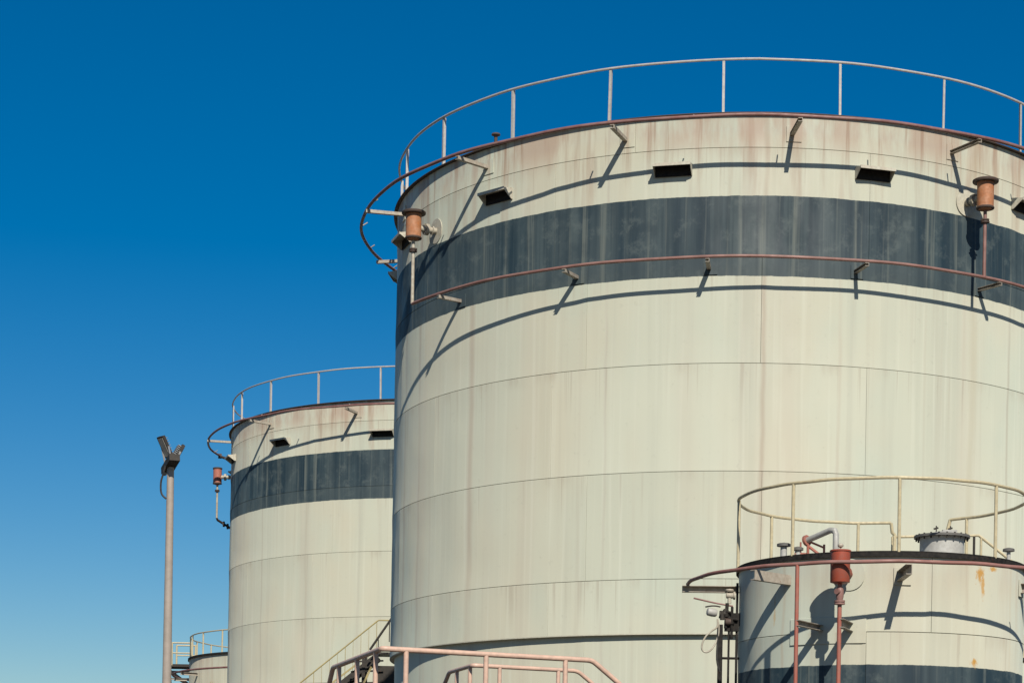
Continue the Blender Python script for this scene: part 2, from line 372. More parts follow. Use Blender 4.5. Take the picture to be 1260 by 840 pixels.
def top_rail(root, r, z0, z1, angs, mat, tube=0.03, span=(0, 360), post_r=None):
    a0, a1 = span; b = MB()
    if a1 - a0 >= 360: b.tube(arc(r, 0, 358, z1, 2.0, 0.006, 1.3), tube, 8, True)
    else: b.tube(arc(r, a0, a1, z1, 2.0, 0.004, 1.3), tube, 8)
    hr = b.build('handrail', mat, root)
    for a in angs:
        q = MB()
        if post_r: q.tube([P(r, a, z0), P(r, a + random.uniform(-.15, .15), z1 - tube * 0.6)], post_r, 8)
        else:
            T, N, U = axes(a); angle_post(q, P(r, a, z0), P(r, a + random.uniform(-.12, .12), z1 - tube * 0.5), T, N)
        q.build('post', mat, hr)
    return hr

def roof(root, R, z, rise, over=0.10, rimh=0.07, rimmat='dark_rust'):
    b = MB(); n = 180
    vs = [(0, 0, z + rise)] + [((R + over) * math.sin(2 * math.pi * i / n), -(R + over) * math.cos(2 * math.pi * i / n), z + 0.016) for i in range(n)]
    b.add(vs, [(0, 1 + i, 1 + (i + 1) % n) for i in range(n)]); ro = b.build('roof', 'roof', root)
    q = MB(); ringband(q, [(R - 0.02, z), (R + over, z), (R + over, z + 0.014), (R - 0.02, z + 0.014)])
    ringband(q, [(R + over - 0.012, z - rimh), (R + over, z - rimh), (R + over, z - 0.002), (R + over - 0.012, z - 0.002)]) if rimh else None
    q.build('roof_rim', rimmat, root, 30)
    return ro

def foam_can(root, a, z, r, R, mat, rise_to, rad=0.165, hgt=0.50, pipemat='pale_pipe', risermat='pale_pipe', fl=1.55):
    """foam chamber: capped drum on a thin riser, its outlet bolted to the shell"""
    T, N, U = axes(a); c = P(r, a, z); b = MB()
    b.lathe([(rad * 0.5, -hgt / 2 - 0.05), (rad, -hgt / 2), (rad * 1.0, hgt / 2 - 0.04), (rad * 1.0, hgt / 2)], c, n=28)
    can = b.build('foam_chamber', mat, root)
    q = MB(); q.lathe([(rad * (fl - .05), 0.0), (rad * fl, 0.012), (rad * fl, 0.045), (rad * (fl - .15), 0.06)], c + U * (hgt / 2 + 0.001), n=28); q.build('chamber_lid', 'dark_rust', can)
    q = MB(); q.lathe([(rad * 1.06, 0), (rad * 1.10, 0.02), (rad * 1.0, 0.045)], c - U * (hgt / 2 + 0.02), n=28); q.build('chamber_flange', 'dark_rust', can)
    q = MB(); q.tube([c - N * rad * 0.8 - U * 0.02, P(R - 0.02, a, z - 0.02)], 0.065, 14)
    q.build('outlet_pipe', pipemat, can)
    q = MB(); L = r - R
    for f, rr, th in ((0.34, 0.12, 0.035), (0.44, 0.12, 0.035), (0.75, 0.09, 0.03)): q.lathe([(rr, -th / 2), (rr, th / 2)], P(R + L * (1 - f) * 0.72, a, z - 0.02), N, 18)
    for k in range(8):
        an = 2 * math.pi * k / 8; q.tube([P(R + L * 0.36, a, z - .02) + T * (0.095 * math.cos(an)) + U * (0.095 * math.sin(an)), P(R + L * 0.54, a, z - .02) + T * (0.095 * math.cos(an)) + U * (0.095 * math.sin(an))], 0.012, 6)
    q.build('outlet_flange', pipemat, can)
    q = MB(); q.lathe([(0.26, 0.0), (0.26, 0.016)], P(R - 0.004, a, z - 0.02), N, 30); q.build('outlet_pad', 'pad', can)
    q = MB(); q.tube([c - U * (hgt / 2 + 0.03), P(r, a, rise_to)], 0.036, 12); q.build('riser_pipe', risermat, can)
    q = MB(); zz = z - hgt / 2 - 0.26
    q.lathe([(0.085, -0.035), (0.085, -0.008), (0.06, -0.006), (0.06, 0.006), (0.085, 0.008), (0.085, 0.035)], P(r, a, zz), n=16); q.tube([P(r, a, zz) - T * 0.11, P(r, a, zz) + T * 0.12], 0.014, 6)
    q.build('riser_coupling', 'dark_rust', can)
    return can

def big_tank(loc, label, cat, seed, post0, p1_span, p1_br, p2, cans, brown):
    R = 7.705
    root = thing('storage_tank', loc, label, cat, 'storage tanks')
    Z = dict(top=15.80, rail=16.88, p1=15.505, p2=12.88)
    mat = shell_mat('shell_paint_%d' % seed, root, R, 15.8, [(12.65, 14.215)], (15.15, 13.05, 10.95, 8.85, 6.75), seed, (), brown)
    sp = 47.7; gh = 0.008
    shell(root, mat, [(R, 15.15, 15.80, -20.0, sp, gh), (R, 13.05, 15.15, -32.9, sp, gh), (R, 10.95, 13.05, -1.1, sp, gh), (R, 8.85, 10.95, -32.9, sp, gh) if False else (R, 8.85, 10.95, -32.9, sp, gh),
                      (R, 6.75, 8.85, -0.6, sp, gh), (R, 5.68, 6.75, -32.9, sp, gh), (R - 0.105, 3.60, 5.70, -1.0, sp, gh), (R - 0.105, 1.5, 3.6, -33.0, sp, gh), (R - 0.105, 0.45, 1.5, -1.0, sp, gh)])
    lp = MB(); ringband(lp, [(R - 0.11, 5.668), (R + 0.004, 5.668), (R + 0.004, 5.686), (R - 0.11, 5.686)]); lp.build('skirt_lip', 'pad', root, 30)
    f = MB(); ringband(f, [(R - 0.6, 0.0), (R + 0.5, 0.0), (R + 0.45, 0.45), (R - 0.6, 0.45)], 120); f.build('foundation_ring', 'concrete', root, 30)
    roof(root, R, Z['top'], 0.45, 0.085, 0.0)
    top_rail(root, R - 0.03, Z['top'] + 0.015, Z['rail'], [post0 + 360 / 21 * k for k in range(21)], 'rail_grey', 0.0255)
    # upper ring main
    b = MB(); a0, a1 = p1_span; r1 = R + 0.81
    path = arc(r1, a0, a1, Z['p1'], 2.0, 0.012, seed)
    b.tube(path, 0.036, 10); pr = b.build('ring_pipe', 'pipe_red', root)
    for a in p1_br: channel_bracket('pipe_bracket', pr, a, Z['p1'] - 0.085, R, r1 + 0.05, 0.07, 0.075, 'bracket', 0.30, -1, mat)
    k = 0; a = a0 + 6
    while a < a1 - 4:
        q = MB(); q.tube([P(r1 - 0.02, a, Z['p1']), P(r1 - 0.13, a, Z['p1'] + 0.07)], 0.014, 6); q.build('spray_nozzle', 'bracket', pr); a += 12.4
    # lower foam main
    if p2:
        s0, s1, brs = p2; r2 = R + 0.547; b = MB(); b.tube(arc(r2, s0, s1, Z['p2'], 2.0, 0.008, seed + 2), 0.033, 10); fr = b.build('foam_pipe', 'pipe_pink', root)
        for a in brs: channel_bracket('pipe_bracket', fr, a, Z['p2'] - 0.075, R, r2 + 0.05, 0.065, 0.07, 'bracket_small', 0.26, -1, mat)
    for (a, z, r, zr, cm, rm, rad, fl) in cans: foam_can(root, a, z, r, R, cm, zr, rad, 0.50, 'pale_pipe', rm, fl)
    for k in range(12): vent_hood(root, -14.2 + 29.4 * k if k < 3 else (-14.2 - 29.4 * (k - 2) if k < 5 else 74 + 31.5 * (k - 5)), 14.74, R)
    return root

# the tall front tank
t1 = big_tank((4.823, 49.025, 0), 'huge cream storage tank with dark slate band and two rusty orange foam chambers', 'tank', 1, -7.1,
    (-178, 178), [3.2, -21.2, -46.0, -75.4, -103.5, 28.8, 53.6, 79, 104, 129, 154, -129, -154], (-59.8, 170, [-51.9, -28.6, -8.5, 13.0, 34.7, 56.4, 78, 100, 121.6, 143.3, 165]),
    [(-59.8, 14.52, 8.25, 12.88, 'can_orange', 'pale_pipe', 0.165, 1.55), (31.6, 14.50, 8.25, 12.88, 'can_orange', 'pipe_pink', 0.165, 1.55)],
    [(-49.2, 0.15, 0.55, (0.44, 0.35, 0.275)), (-0.8, 0.08, 0.55, (0.43, 0.33, 0.25)), (-24, 0.05, 0.5, (0.47, 0.41, 0.34)), (33.5, 0.2, 0.35, (0.47, 0.40, 0.28)), (42, 0.05, 0.5, (0.40, 0.35, 0.28)), (-65, 0.1, 0.6, (0.40, 0.32, 0.26)), (-72, 0.1, 0.5, (0.42, 0.33, 0.27)), (10.5, 0.06, 0.4, (0.50, 0.42, 0.33))])
q = MB(); mp = P(7.62, -45.2, 15.80); q.tube([mp, mp + Vector((0, 0, 0.26))], 0.035, 10); q.lathe([(0.03, 0), (0.095, 0.03), (0.085, 0.06), (0.02, 0.075)], mp + Vector((0, 0, 0.24)), n=16); q.build('roof_vent', 'dark_rust', t1)
# the tank behind it
t2 = big_tank((-2.473, 75.617, -0.17), 'cream storage tank with slate band, half hidden behind the huge front tank', 'tank', 2, -15.1,
    (-101, 200), [-76.9, -48.3, -20.8, 4, 29, 54, 79, 104, 129, 154, 179], None, [(-87.5, 14.45, 8.2, 12.98, 'can_salmon', 'pale_pipe', 0.15, 1.12)],
    [(-35, 0.08, 0.4, (0.45, 0.38, 0.3)), (-51.6, 0.06, 0.5, (0.42, 0.36, 0.29)), (-62, 0.1, 0.5, (0.40, 0.34, 0.28)), (-20, 0.07, 0.4, (0.45, 0.40, 0.33))])
q = MB(); e = P(8.515, -101, 15.505); q.tube([e, P(8.2, -104, 15.42), P(7.70, -104, 15.40)], 0.047, 8); q.lathe([(0.09, -.06), (0.09, .06)], P(8.515, -100.2, 15.505), (0.98, 0.2, 0), 12); q.build('pipe_inlet', 'dark_rust', t2)
q = MB(); q.tube([P(8.2, -87.5, 12.98), P(8.18, -88, 12.92), P(7.70, -92, 12.66)], 0.04, 8); q.lathe([(0.1, -.03), (0.1, .03)], P(7.86, -90.6, 12.75), P(1, -91, 0), 12); q.lathe([(0.1, -.03), (0.1, .03)], P(7.98, -89.6, 12.81), P(1, -91, 0), 12); q.build('foam_elbow', 'dark_rust', t2)

# ------------------------------------------------------------------ the small tank in front
R3 = 2.25
t3 = thing('storage_tank', (5.812, 33.94, 0), 'small cream tank with roof railing and bright red foam chamber', 'tank', 'storage tanks')
m3 = shell_mat('shell_paint_3', t3, R3, 5.99, [(3.1, 4.31)], (4.80,), 3, [(31.5, 5.72, 0.10, 0.16, 0.95), (33.5, 5.52, 0.05, 0.22, 0.8), (29.5, 4.38, 0.08, 0.07, 1.0), (39, 5.83, 0.1, 0.05, 0.9), (-55, 5.2, 0.03, 0.4, 0.45)], [(-50, 0.05, 0.5, (0.45, 0.33, 0.23)), (52, 0.05, 0.4, (0.5, 0.42, 0.3))], (0.545, 0.56, 0.47), 0.25)
shell(t3, m3, [(R3, 4.80, 5.99, 10.2 - 120, 120, 0.007), (R3, 2.6, 4.80, -14.6 - 120, 120, 0.010), (R3, 0.4, 2.6, 20, 120, 0.010)])
f = MB(); ringband(f, [(R3 - 0.4, 0.0), (R3 + 0.35, 0.0), (R3 + 0.3, 0.4), (R3 - 0.4, 0.4)], 96); f.build('foundation_ring', 'concrete', t3, 30)
roof(t3, R3, 5.99, 0.14, 0.04, 0.068, 'black')
# doubler plate
q = MB(); q.add(*plate_mesh(R3 + 0.012, 4.63, 5.03, 31.4, 0.0, 0.0, 0.014, 1.0, False)); q.build('doubler_plate', m3, t3, 30, None, R_(-46.0))
# railing with a gap at the stair head
hr3 = top_rail(t3, R3 + 0.02, 5.99, 7.10, [-91, -45.4, -2.9, 39.3, 82.0, 131.8, -137.0, -180.0], 'rail_cream', 0.026, (-194, 140), 0.027)
q = MB(); q.tube([P(2.27, -194, 7.10), P(2.30, -194.5, 6.94), P(2.33, -195.5, 6.90)], 0.028, 8); q.tube([P(2.27, -195.5, 5.99), P(2.33, -195.5, 6.90)], 0.030, 8)
q.tube([P(2.27, 140, 7.10), P(2.27, 141.5, 6.86), P(2.27, 140.5, 6.84)], 0.028, 8); q.build('rail_end', 'rail_cream', hr3)
# ring pipe, brackets
r3 = 3.066
b = MB(); b.tube(arc(r3, -92, 200, 5.745, 3.0, 0.006, 3), 0.030, 10); pr3 = b.build('ring_pipe', 'ring_pink', t3)
for k, ab in enumerate((-46.3, -1.3, 64, 109, 154, 195)): channel_bracket('pipe_bracket', pr3, ab, 5.745 - 0.115, R3, r3 + 0.04, 0.15, 0.08, 'bracket', 0.26 if k else 0.0, -1, m3)
channel_bracket('pipe_bracket', pr3, -91.5, 5.745 - 0.088, R3, r3 + 0.09, 0.105, 0.10, 'bracket', 0.0, 1, m3)
for a in (40, 66, 100): q = MB(); q.tube([P(r3 - 0.01, a, 5.745), P(r3 - 0.09, a, 5.80)], 0.012, 6); q.build('spray_nozzle', 'red_pipe', pr3)
# feed riser
q = MB(); q.tube([P(r3, -32.9, 0.0), P(r3, -32.9, 5.735)], 0.031, 12); rz = q.build('feed_riser', 'red_pipe', t3)
channel_bracket('riser_bracket', rz, -32.9, 4.87, R3, r3 + 0.03, 0.09, 0.06, 'bracket_small', 0.0)
# red foam chamber
a3 = -21.4; rc = 2.87; T, N, U = axes(a3); c = P(rc, a3, 5.71)
b = MB(); b.lathe([(0.07, -0.262), (0.142, -0.24), (0.145, -0.235), (0.145, 0.20), (0.145, 0.205)], c, n=32); can3 = b.build('foam_chamber', 'can_red', t3)
q = MB(); q.lathe([(0.150, 0.206), (0.158, 0.212), (0.158, 0.228), (0.148, 0.235), (0.02, 0.245)], c, n=32); q.build('chamber_lid', 'can_red', can3)
q = MB(); q.lathe([(0.012, 0.25), (0.012, 0.27), (0.038, 0.285), (0.045, 0.305), (0.035, 0.33), (0.012, 0.34)], c, n=14); q.build('lid_knob', 'pale_pipe', can3)
q = MB(); q.tube([c - U * 0.05 - N * 0.10, P(R3 - 0.02, a3, 5.66)], 0.055, 16); q.lathe([(0.095, -.02), (0.095, .02)], P(2.5, a3, 5.66), N, 20); q.lathe([(0.095, -.02), (0.095, .02)], P(2.56, a3, 5.66), N, 20); q.build('outlet_pipe', 'can_red', can3)
q = MB(); q.lathe([(0.24, 0.0), (0.24, 0.014)], P(R3 - 0.003, a3, 5.66), N, 30); q.build('outlet_pad', m3, can3)
rv = MB(); rv.tube([P(rc, a3, 0.0), P(rc, a3, 5.46)], 0.033, 12); riser3 = rv.build('foam_riser', 'red_pipe', t3)
q = MB(); e = P(rc, a3, 5.31); q.lathe([(0.045, -0.10), (0.058, -0.05), (0.058, 0.05), (0.04, 0.09)], e, n=16); q.tube([e + U * 0.02, e + U * 0.02 + N * 0.09 - T * 0.03], 0.042, 12)
q.lathe([(0.08, 0), (0.08, 0.025)], e - U * 0.13, n=18); q.lathe([(0.08, 0), (0.08, 0.025)], e - U * 0.165, n=18); q.build('riser_valve', 'pipe_pink', riser3)
channel_bracket('riser_bracket', riser3, a3, 4.87, R3, rc + 0.03, 0.13, 0.07, 'bracket_small', 0.0, 1)
# roof fittings
def mushroom(parent, x, y, z0, z1, rs, rcap, mat='hatch_lid', name='roof_vent', stem='hatch'):
    q = MB(); q.lathe([(rs, 0), (rs, z1 - z0 - 0.03)], (x, y, z0), n=16); o = q.build(name, stem, parent)
    q = MB(); q.lathe([(rs, -0.055), (rcap, -0.045), (rcap, -0.01), (rcap * 0.8, 0.0), (0.02, 0.012)], (x, y, z1), n=20); q.build('vent_cap', mat, o)
mushroom(t3, -1.72, -1.36, 6.0, 6.215, 0.05, 0.105); mushroom(t3, -1.51, -1.42, 6.0, 6.15, 0.045, 0.085)
mushroom(t3, 1.77, -1.20, 6.0, 6.22, 0.03, 0.09)
hx, hy = 0.79, -0.94; hz = 6.13
q = MB(); q.lathe([(0.340, -0.12), (0.340, 0.27)], (hx, hy, hz), n=40); hat = q.build('roof_hatch', 'hatch', t3)
q = MB(); q.lathe([(0.36, 0.262), (0.43, 0.264), (0.43, 0.285), (0.43, 0.300), (0.25, 0.315)], (hx, hy, hz), n=40); q.build('hatch_flange', 'hatch_lid', hat)
q = MB(); q.lathe([(0.20, 0.305), (0.20, 0.34), (0.15, 0.36)], (hx + 0.03, hy, hz), n=24); q.box((hx + 0.10, hy - 0.08, hz + 0.36), (0.22, 0.10, 0.05)); q.build('hatch_cover', 'hatch', hat)
for k in range(20):
    an = 2 * math.pi * k / 20; q = MB(); q.lathe([(0.014, 0.225), (0.014, 0.318)], (hx + 0.395 * math.cos(an), hy + 0.395 * math.sin(an), hz), n=6); q.build('bolt', 'steel_dark', hat)
for dx in (-0.09, 0.13):
    q = MB(); q.tube([(hx + dx, hy, hz + 0.34), (hx + dx, hy, hz + 0.46)], 0.010, 6); q.tube([(hx + dx - 0.04, hy, hz + 0.41), (hx + dx + 0.03, hy, hz + 0.43)], 0.014, 6); q.build('wing_bolt', 'steel_dark', hat)
q = MB(); q.tube([(-1.00, -1.88, 5.99), (-1.00, -1.88, 6.30), (-1.02, -1.86, 6.35), (-1.07, -1.80, 6.365), (-1.32, -1.50, 6.275), (-1.38, -1.43, 6.255)], 0.045, 12); gp = q.build('vent_pipe', 'grey_pipe', t3)
q = MB(); q.lathe([(0.085, -.02), (0.085, .02)], (-1.38, -1.43, 6.255), (-0.62, 0.7, -.2), 16); q.tube([(-1.36, -1.45, 6.25), (-1.36, -1.45, 6.0)], 0.022, 8); q.tube([(-1.38, -1.43, 6.19), (-1.16, -1.55, 6.0)], 0.022, 8); q.tube([(-1.34, -1.44, 6.24), (-1.12, -1.5, 6.14)], 0.016, 8); q.tube([(-1.12, -1.5, 6.19), (-1.12, -1.5, 5.99)], 0.018, 8)
q.tube([(-1.47, -1.43, 6.23), (-1.47, -1.43, 5.99)], 0.014, 6); q.tube([(-1.56, -1.43, 6.05), (-1.36, -1.43, 6.05)], 0.018, 6); q.build('pipe_support', 'red_pipe', gp)

# stair down from the small tank's roof, behind it
st = thing('roof_stair', (5.812, 33.94, 0), 'cream steel stair descending behind the small tank\'s roof railing', 'stairs')
pts = [(0.62, 2.45, 6.90), (2.10, 2.45, 6.95), (5.0, 2.45, 4.75), (9.4, 2.45, 1.05), (9.4, 2.45, 0.0)]
q = MB(); q.tube([(x, y, z) for x, y, z in pts], 0.024, 8); q.build('handrail', 'rail_cream', st)
for y in (2.45, 3.25):
    for x, z1, z0 in ((0.62, 6.9, 5.85), (2.02, 6.93, 5.85), (2.14, 6.90, 5.8), (3.4, 5.95, 4.8), (5.0, 4.75, 3.6), (7.1, 2.95, 2.0)) if y < 3 else ():
        q = MB(); q.tube([(x, y, z0), (x, y, z1)], 0.022, 8); q.build('post', 'rail_cream' if x != 2.02 else 'steel_dark', st)
    q = MB(); q.bar((2.1, y, 5.75), (9.4, y, 0.10), 0.05, 0.2); q.build('stringer', 'rail_cream', st)
q = MB(); q.box((1.2, 2.85, 5.80), (1.9, 0.85, 0.05)); q.build('landing', 'steel_dark', st)
for x in (0.25, 1.65): q = MB(); q.bar((x, 3.2, 0), (x, 3.2, 5.77), 0.1, 0.1, (0, 1, 0)); q.build('column', 'rail_cream', st)
me = None
for i in range(1, 27):
    tt = i / 27; p = (2.1 + 7.3 * tt, 2.85, 5.75 - 5.65 * tt)
    if me is None: q = MB(); q.box((0, 0, 0), (0.25, 0.78, 0.035)); o = q.build('tread', 'steel_dark', st); me = o.data; o.location = p
    else: link('tread', me, st, p)

# ladder, lamp and conduit at the small tank's side
lad = thing('access_ladder', (3.38, 33.9, 0), 'dark vertical ladder against the small tank\'s left side', 'ladder')
q = MB(); q.box((-0.12, -0.1, 2.54), (0.075, 0.05, 5.08)); q.build('stile', 'black', lad)
for x, wd, zt in ((0.02, 0.03, 5.15), (0.145, 0.035, 5.75)): q = MB(); q.box((x, -0.05, zt / 2), (wd, 0.05, zt)); q.build('stile', 'black', lad)
for k in range(11): q = MB(); q.tube([(-0.09, -0.06, 0.35 + 0.42 * k), (0.20, -0.06, 0.35 + 0.42 * k)], 0.02, 8); q.build('rung', 'black', lad)
q = MB(); q.box((0.10, -0.02, 5.17), (0.20, 0.12, 0.20)); q.box((0.06, -0.06, 5.03), (0.22, 0.1, 0.10)); q.build('junction_box', 'black', lad)
for (x0_, z0_, x1_, z1_, r_) in ((-0.04, 5.02, -0.02, 5.42, 0.028), (0.055, 4.85, 0.06, 5.36, 0.022), (-0.15, 5.20, 0.16, 5.16, 0.022), (-0.09, 5.30, 0.05, 5.27, 0.018)):
    q = MB(); q.tube([(x0_, -0.12, z0_), (x1_, -0.12, z1_)], r_, 8); q.lathe([(r_ * 1.8, -0.02), (r_ * 1.8, 0.02)], ((x0_ + x1_) / 2, -0.12, (z0_ + z1_) / 2), (x1_ - x0_, 0, z1_ - z0_), 12); q.build('conduit', 'black', lad)
q = MB(); q.lathe([(0.05, -0.04), (0.06, 0.0), (0.05, 0.05)], (-0.01, -0.14, 5.12), (1, 0, 0), 12); q.build('cable_gland', 'dark_rust', lad)
bl = thing('bulkhead_lamp', (3.13, 33.78, 5.25), 'round white bulkhead lamp on the ladder beside the small tank', 'lamp')
q = MB(); q.lathe([(0.04, -0.085), (0.062, -0.07), (0.068, 0.0), (0.062, 0.06), (0.045, 0.08)], (-0.01, 0, 0.02), (0.98, 0.1, -0.15), 20); q.build('lamp_body', 'hatch', bl)
q = MB(); q.tube([(0.03 * math.cos(t) * 0 + -0.12 + i * 0.024, -0.03, 0.10 + 0.02 * math.sin(i / 11 * math.pi)) for i, t in enumerate([0] * 11)], 0.012, 6); q.build('lamp_guard', 'steel_dark', bl)
q = MB(); q.lathe([(0.05, 0), (0.05, 0.08)], (0.11, 0, 0.0), (1, 0, 0), 12); q.lathe([(0.035, 0), (0.035, 0.14)], (0.15, -0.02, -0.10), (0, 0, 1), 10); q.box((0.20, 0, 0.0), (0.05, 0.05, 0.16)); q.build('lamp_mount', 'steel_dark', bl)
cb = thing('cable_loop', (3.13, 33.76, 4.82), 'pale hose looping down from the bulkhead lamp on the ladder', 'cable')
lp = [(0.08, 0, 0.34), (0.075, -0.01, 0.22), (0.0, -0.02, 0.16), (-0.10, -0.03, 0.07), (-0.16, -0.03, -0.05), (-0.16, -0.03, -0.15), (-0.10, -0.03, -0.19), (-0.02, -0.02, -0.15), (0.06, 0, -0.02), (0.10, 0, 0.14), (0.09, 0.0, 0.30)]
def smooth(pts, k=4):
    pts = [Vector(p) for p in pts]; out = []
    for i in range(len(pts) - 1):
        p0, p1, p2, p3 = pts[max(i - 1, 0)], pts[i], pts[i + 1], pts[min(i + 2, len(pts) - 1)]
        for j in range(k):
            t = j / k; out.append(0.5 * ((2 * p1) + (p2 - p0) * t + (2 * p0 - 5 * p1 + 4 * p2 - p3) * t * t + (3 * p1 - p0 - 3 * p2 + p3) * t ** 3))
    return out + [pts[-1]]
q = MB(); q.tube(smooth(lp), 0.015, 8); q.build('hose', 'pale_pipe', cb)
q = MB(); q.tube(smooth([(0.09, 0, 0.28), (0.085, 0, 0.0), (0.08, 0, -0.3), (0.13, 0.02, -0.5)]), 0.016, 8); q.build('conduit', 'cable', cb)
vb = thing('pipe_valve', (3.41, 33.85, 5.47), 'pale gate valve under the ring pipe end beside the ladder', 'valve')
q = MB(); q.lathe([(0.045, -0.06), (0.05, 0.0), (0.045, 0.06)], (0, 0, 0.08), (1, 0, 0), 14); q.lathe([(0.065, 0), (0.065, 0.03)], (0.05, 0, 0.08), (1, 0, 0), 14); q.lathe([(0.03, 0), (0.03, 0.16)], (-0.01, 0, -0.05), n=10); q.lathe([(0.06, 0.14), (0.07, 0.16), (0.06, 0.18)], (-0.01, 0, -0.0), n=14); q.build('valve_body', 'pale_pipe', vb)
q = MB(); q.tube([(0.05, 0, -0.09), (-0.25, 0, -0.04), (-0.58, 0, 0.03)], 0.014, 8); q.build('brace_rod', 'pipe_red', vb)

# ------------------------------------------------------------------ far tank at the left edge
R4 = 7.5
t4 = thing('storage_tank', (-9.288, 109.9, 0), 'low pale tank far off between the lamp pole and the half hidden tank', 'tank', 'storage tanks')
m4 = shell_mat('shell_paint_4', t4, R4, 10.55, [], (8.0, 6.0), 4, [(-50.2, 8.7, 0.38, 0.5, 1.0)], [(-60, 0.2, 0.5, (0.42, 0.34, 0.26))], (0.58, 0.545, 0.43), 0.4)
shell(t4, m4, [(R4, 8.0, 10.55, -33, 48, 0.014), (R4, 6.0, 8.0, -10, 48, 0.014), (R4, 0.4, 6.0, -33, 48, 0.014)])
f = MB(); ringband(f, [(R4 - 0.4, 0.0), (R4 + 0.35, 0.0), (R4 + 0.3, 0.4), (R4 - 0.4, 0.4)], 96); f.build('foundation_ring', 'concrete', t4, 30)
roof(t4, R4, 10.55, 0.3, 0.06, 0.09, 'black')
top_rail(t4, R4 - 0.05, 10.56, 11.66, [-43.7 + 13.85 * k for k in range(26)], 'rail_cream', 0.033, (0, 360), 0.04)
b = MB(); b.tube(arc(R4 + 0.82, -100, 120, 9.72, 3.0), 0.05, 8); pr4 = b.build('ring_pipe', 'pipe_red', t4)
for a in (-92, -62, -32, 0, 30, 60, 90): channel_bracket('pipe_bracket', pr4, a, 9.72 - 0.12, R4, R4 + 0.88, 0.14, 0.08, 'bracket', 0.0)
# stair head beside the far tank
sp = thing('stair_platform', (-17.75, 111.8, -0.30), 'pale railed stair platform beside the low far tank', 'platform')
q = MB(); q.box((0.15, 0, 10.70), (1.5, 1.6, 0.14)); q.build('deck', 'steel_dark', sp)
for (a, b_) in (((-0.58, -0.75), (-0.58, 0.75)), ((-0.20, 0.78), (0.85, 0.78)), ((-0.20, -0.78), (0.85, -0.78))):
    for zz, rr in ((11.88, 0.04), (11.35, 0.035)):
        q = MB(); q.tube([(*a, zz), (*b_, zz)], rr, 8); q.build('handrail', 'rail_cream', sp)
for (x, y) in ((-0.58, -0.75), (-0.58, 0.75), (-0.20, 0.78), (-0.20, -0.78), (0.80, 0.78), (0.80, -0.78)): q = MB(); q.tube([(x, y, 10.7), (x, y, 11.9)], 0.05, 8); q.build('post', 'rail_cream', sp)
for s in (-0.7, 0.7):
    q = MB(); q.bar((-0.5, s, 10.5), (0.9, s, 9.5), 0.1, 0.16); q.build('brace', 'black', sp)
    q = MB(); q.bar((-0.55, s, 10.55), (0.3, s, 0.32), 0.12, 0.12, (0, 1, 0)); q.build('column', 'rail_cream', sp)
me = None
for i in range(24):
    p = (0.1, -0.1 + 0.14 * i, 10.42 - 0.37 * i)
    if me is None: q = MB(); q.box((0, 0, 0), (1.1, 0.3, 0.09)); o = q.build('tread', 'rail_grey', sp); me = o.data; o.location = p
    else: link('tread', me, sp, p)

# ------------------------------------------------------------------ floodlight pole
pl = thing('floodlight_pole', (-6.555, 40.0, 0), 'tall pale floodlight pole with two tilted lamp heads', 'lamp post')
q = MB(); q.lathe([(0.105, 0.0), (0.066, 8.55), (0.066, 8.6)], (0, 0, 0), n=24); q.build('pole', 'pole', pl)
q = MB(); q.lathe([(0.2, 0), (0.2, 0.03)], (0, 0, 0.0), n=24); q.build('base_plate', 'concrete', pl)
q = MB(); q.bar((-0.13, 0.30, 8.47), (0.13, -0.34, 8.63), 0.20, 0.13); q.build('crossarm', 'steel_dark', pl)
for (bx, by, bz, tx, ty, ln, wd) in ((-0.10, -0.05, 8.87, -0.66, -0.62, 0.42, 0.20), (0.12, 0.16, 8.80, 0.90, 0.34, 0.30, 0.30)):
    c = Vector((bx, by, bz)); Nn = Vector((tx, ty, -0.52)).normalized()
    X = Vector((0, 0, 1)).cross(Nn).normalized(); Y = Nn.cross(X)
    q = MB(); q.box(c, (wd, ln, 0.06), (X, Y, Nn)); fl = q.build('floodlight', 'steel_dark', pl)
    q = MB(); q.box(c + Nn * 0.033, (wd - 0.05, ln - 0.06, 0.010), (X, Y, Nn)); q.build('lamp_glass', 'lamp_glass', fl)
    for k in range(7): q = MB(); q.box(c - Nn * 0.058 + Y * (ln * (-0.36 + 0.12 * k)), (wd * 0.7, 0.012, 0.055), (X, Y, Nn)); q.build('cooling_fin', 'alu', fl)
    for s in (-1, 1): q = MB(); q.bar(c + X * (s * (wd / 2 + 0.012)), Vector((bx * 0.3, by, 8.56)) + X * (s * (wd / 2 + 0.012)), 0.008, 0.035, Nn); q.build('yoke', 'alu', fl)
q = MB(); q.lathe([(0.02, 0), (0.035, 0.03), (0.035, 0.06), (0.02, 0.07)], (-0.14, 0.2, 8.37), n=14); q.build('photocell', 'alu', pl)
q = MB(); q.tube(smooth([(-0.08, -0.1, 8.5), (-0.13, -0.06, 8.35), (-0.17, -0.04, 8.2), (-0.16, -0.03, 8.0), (-0.07, -0.03, 7.9)]), 0.018, 8); q.build('cable', 'cable', pl)

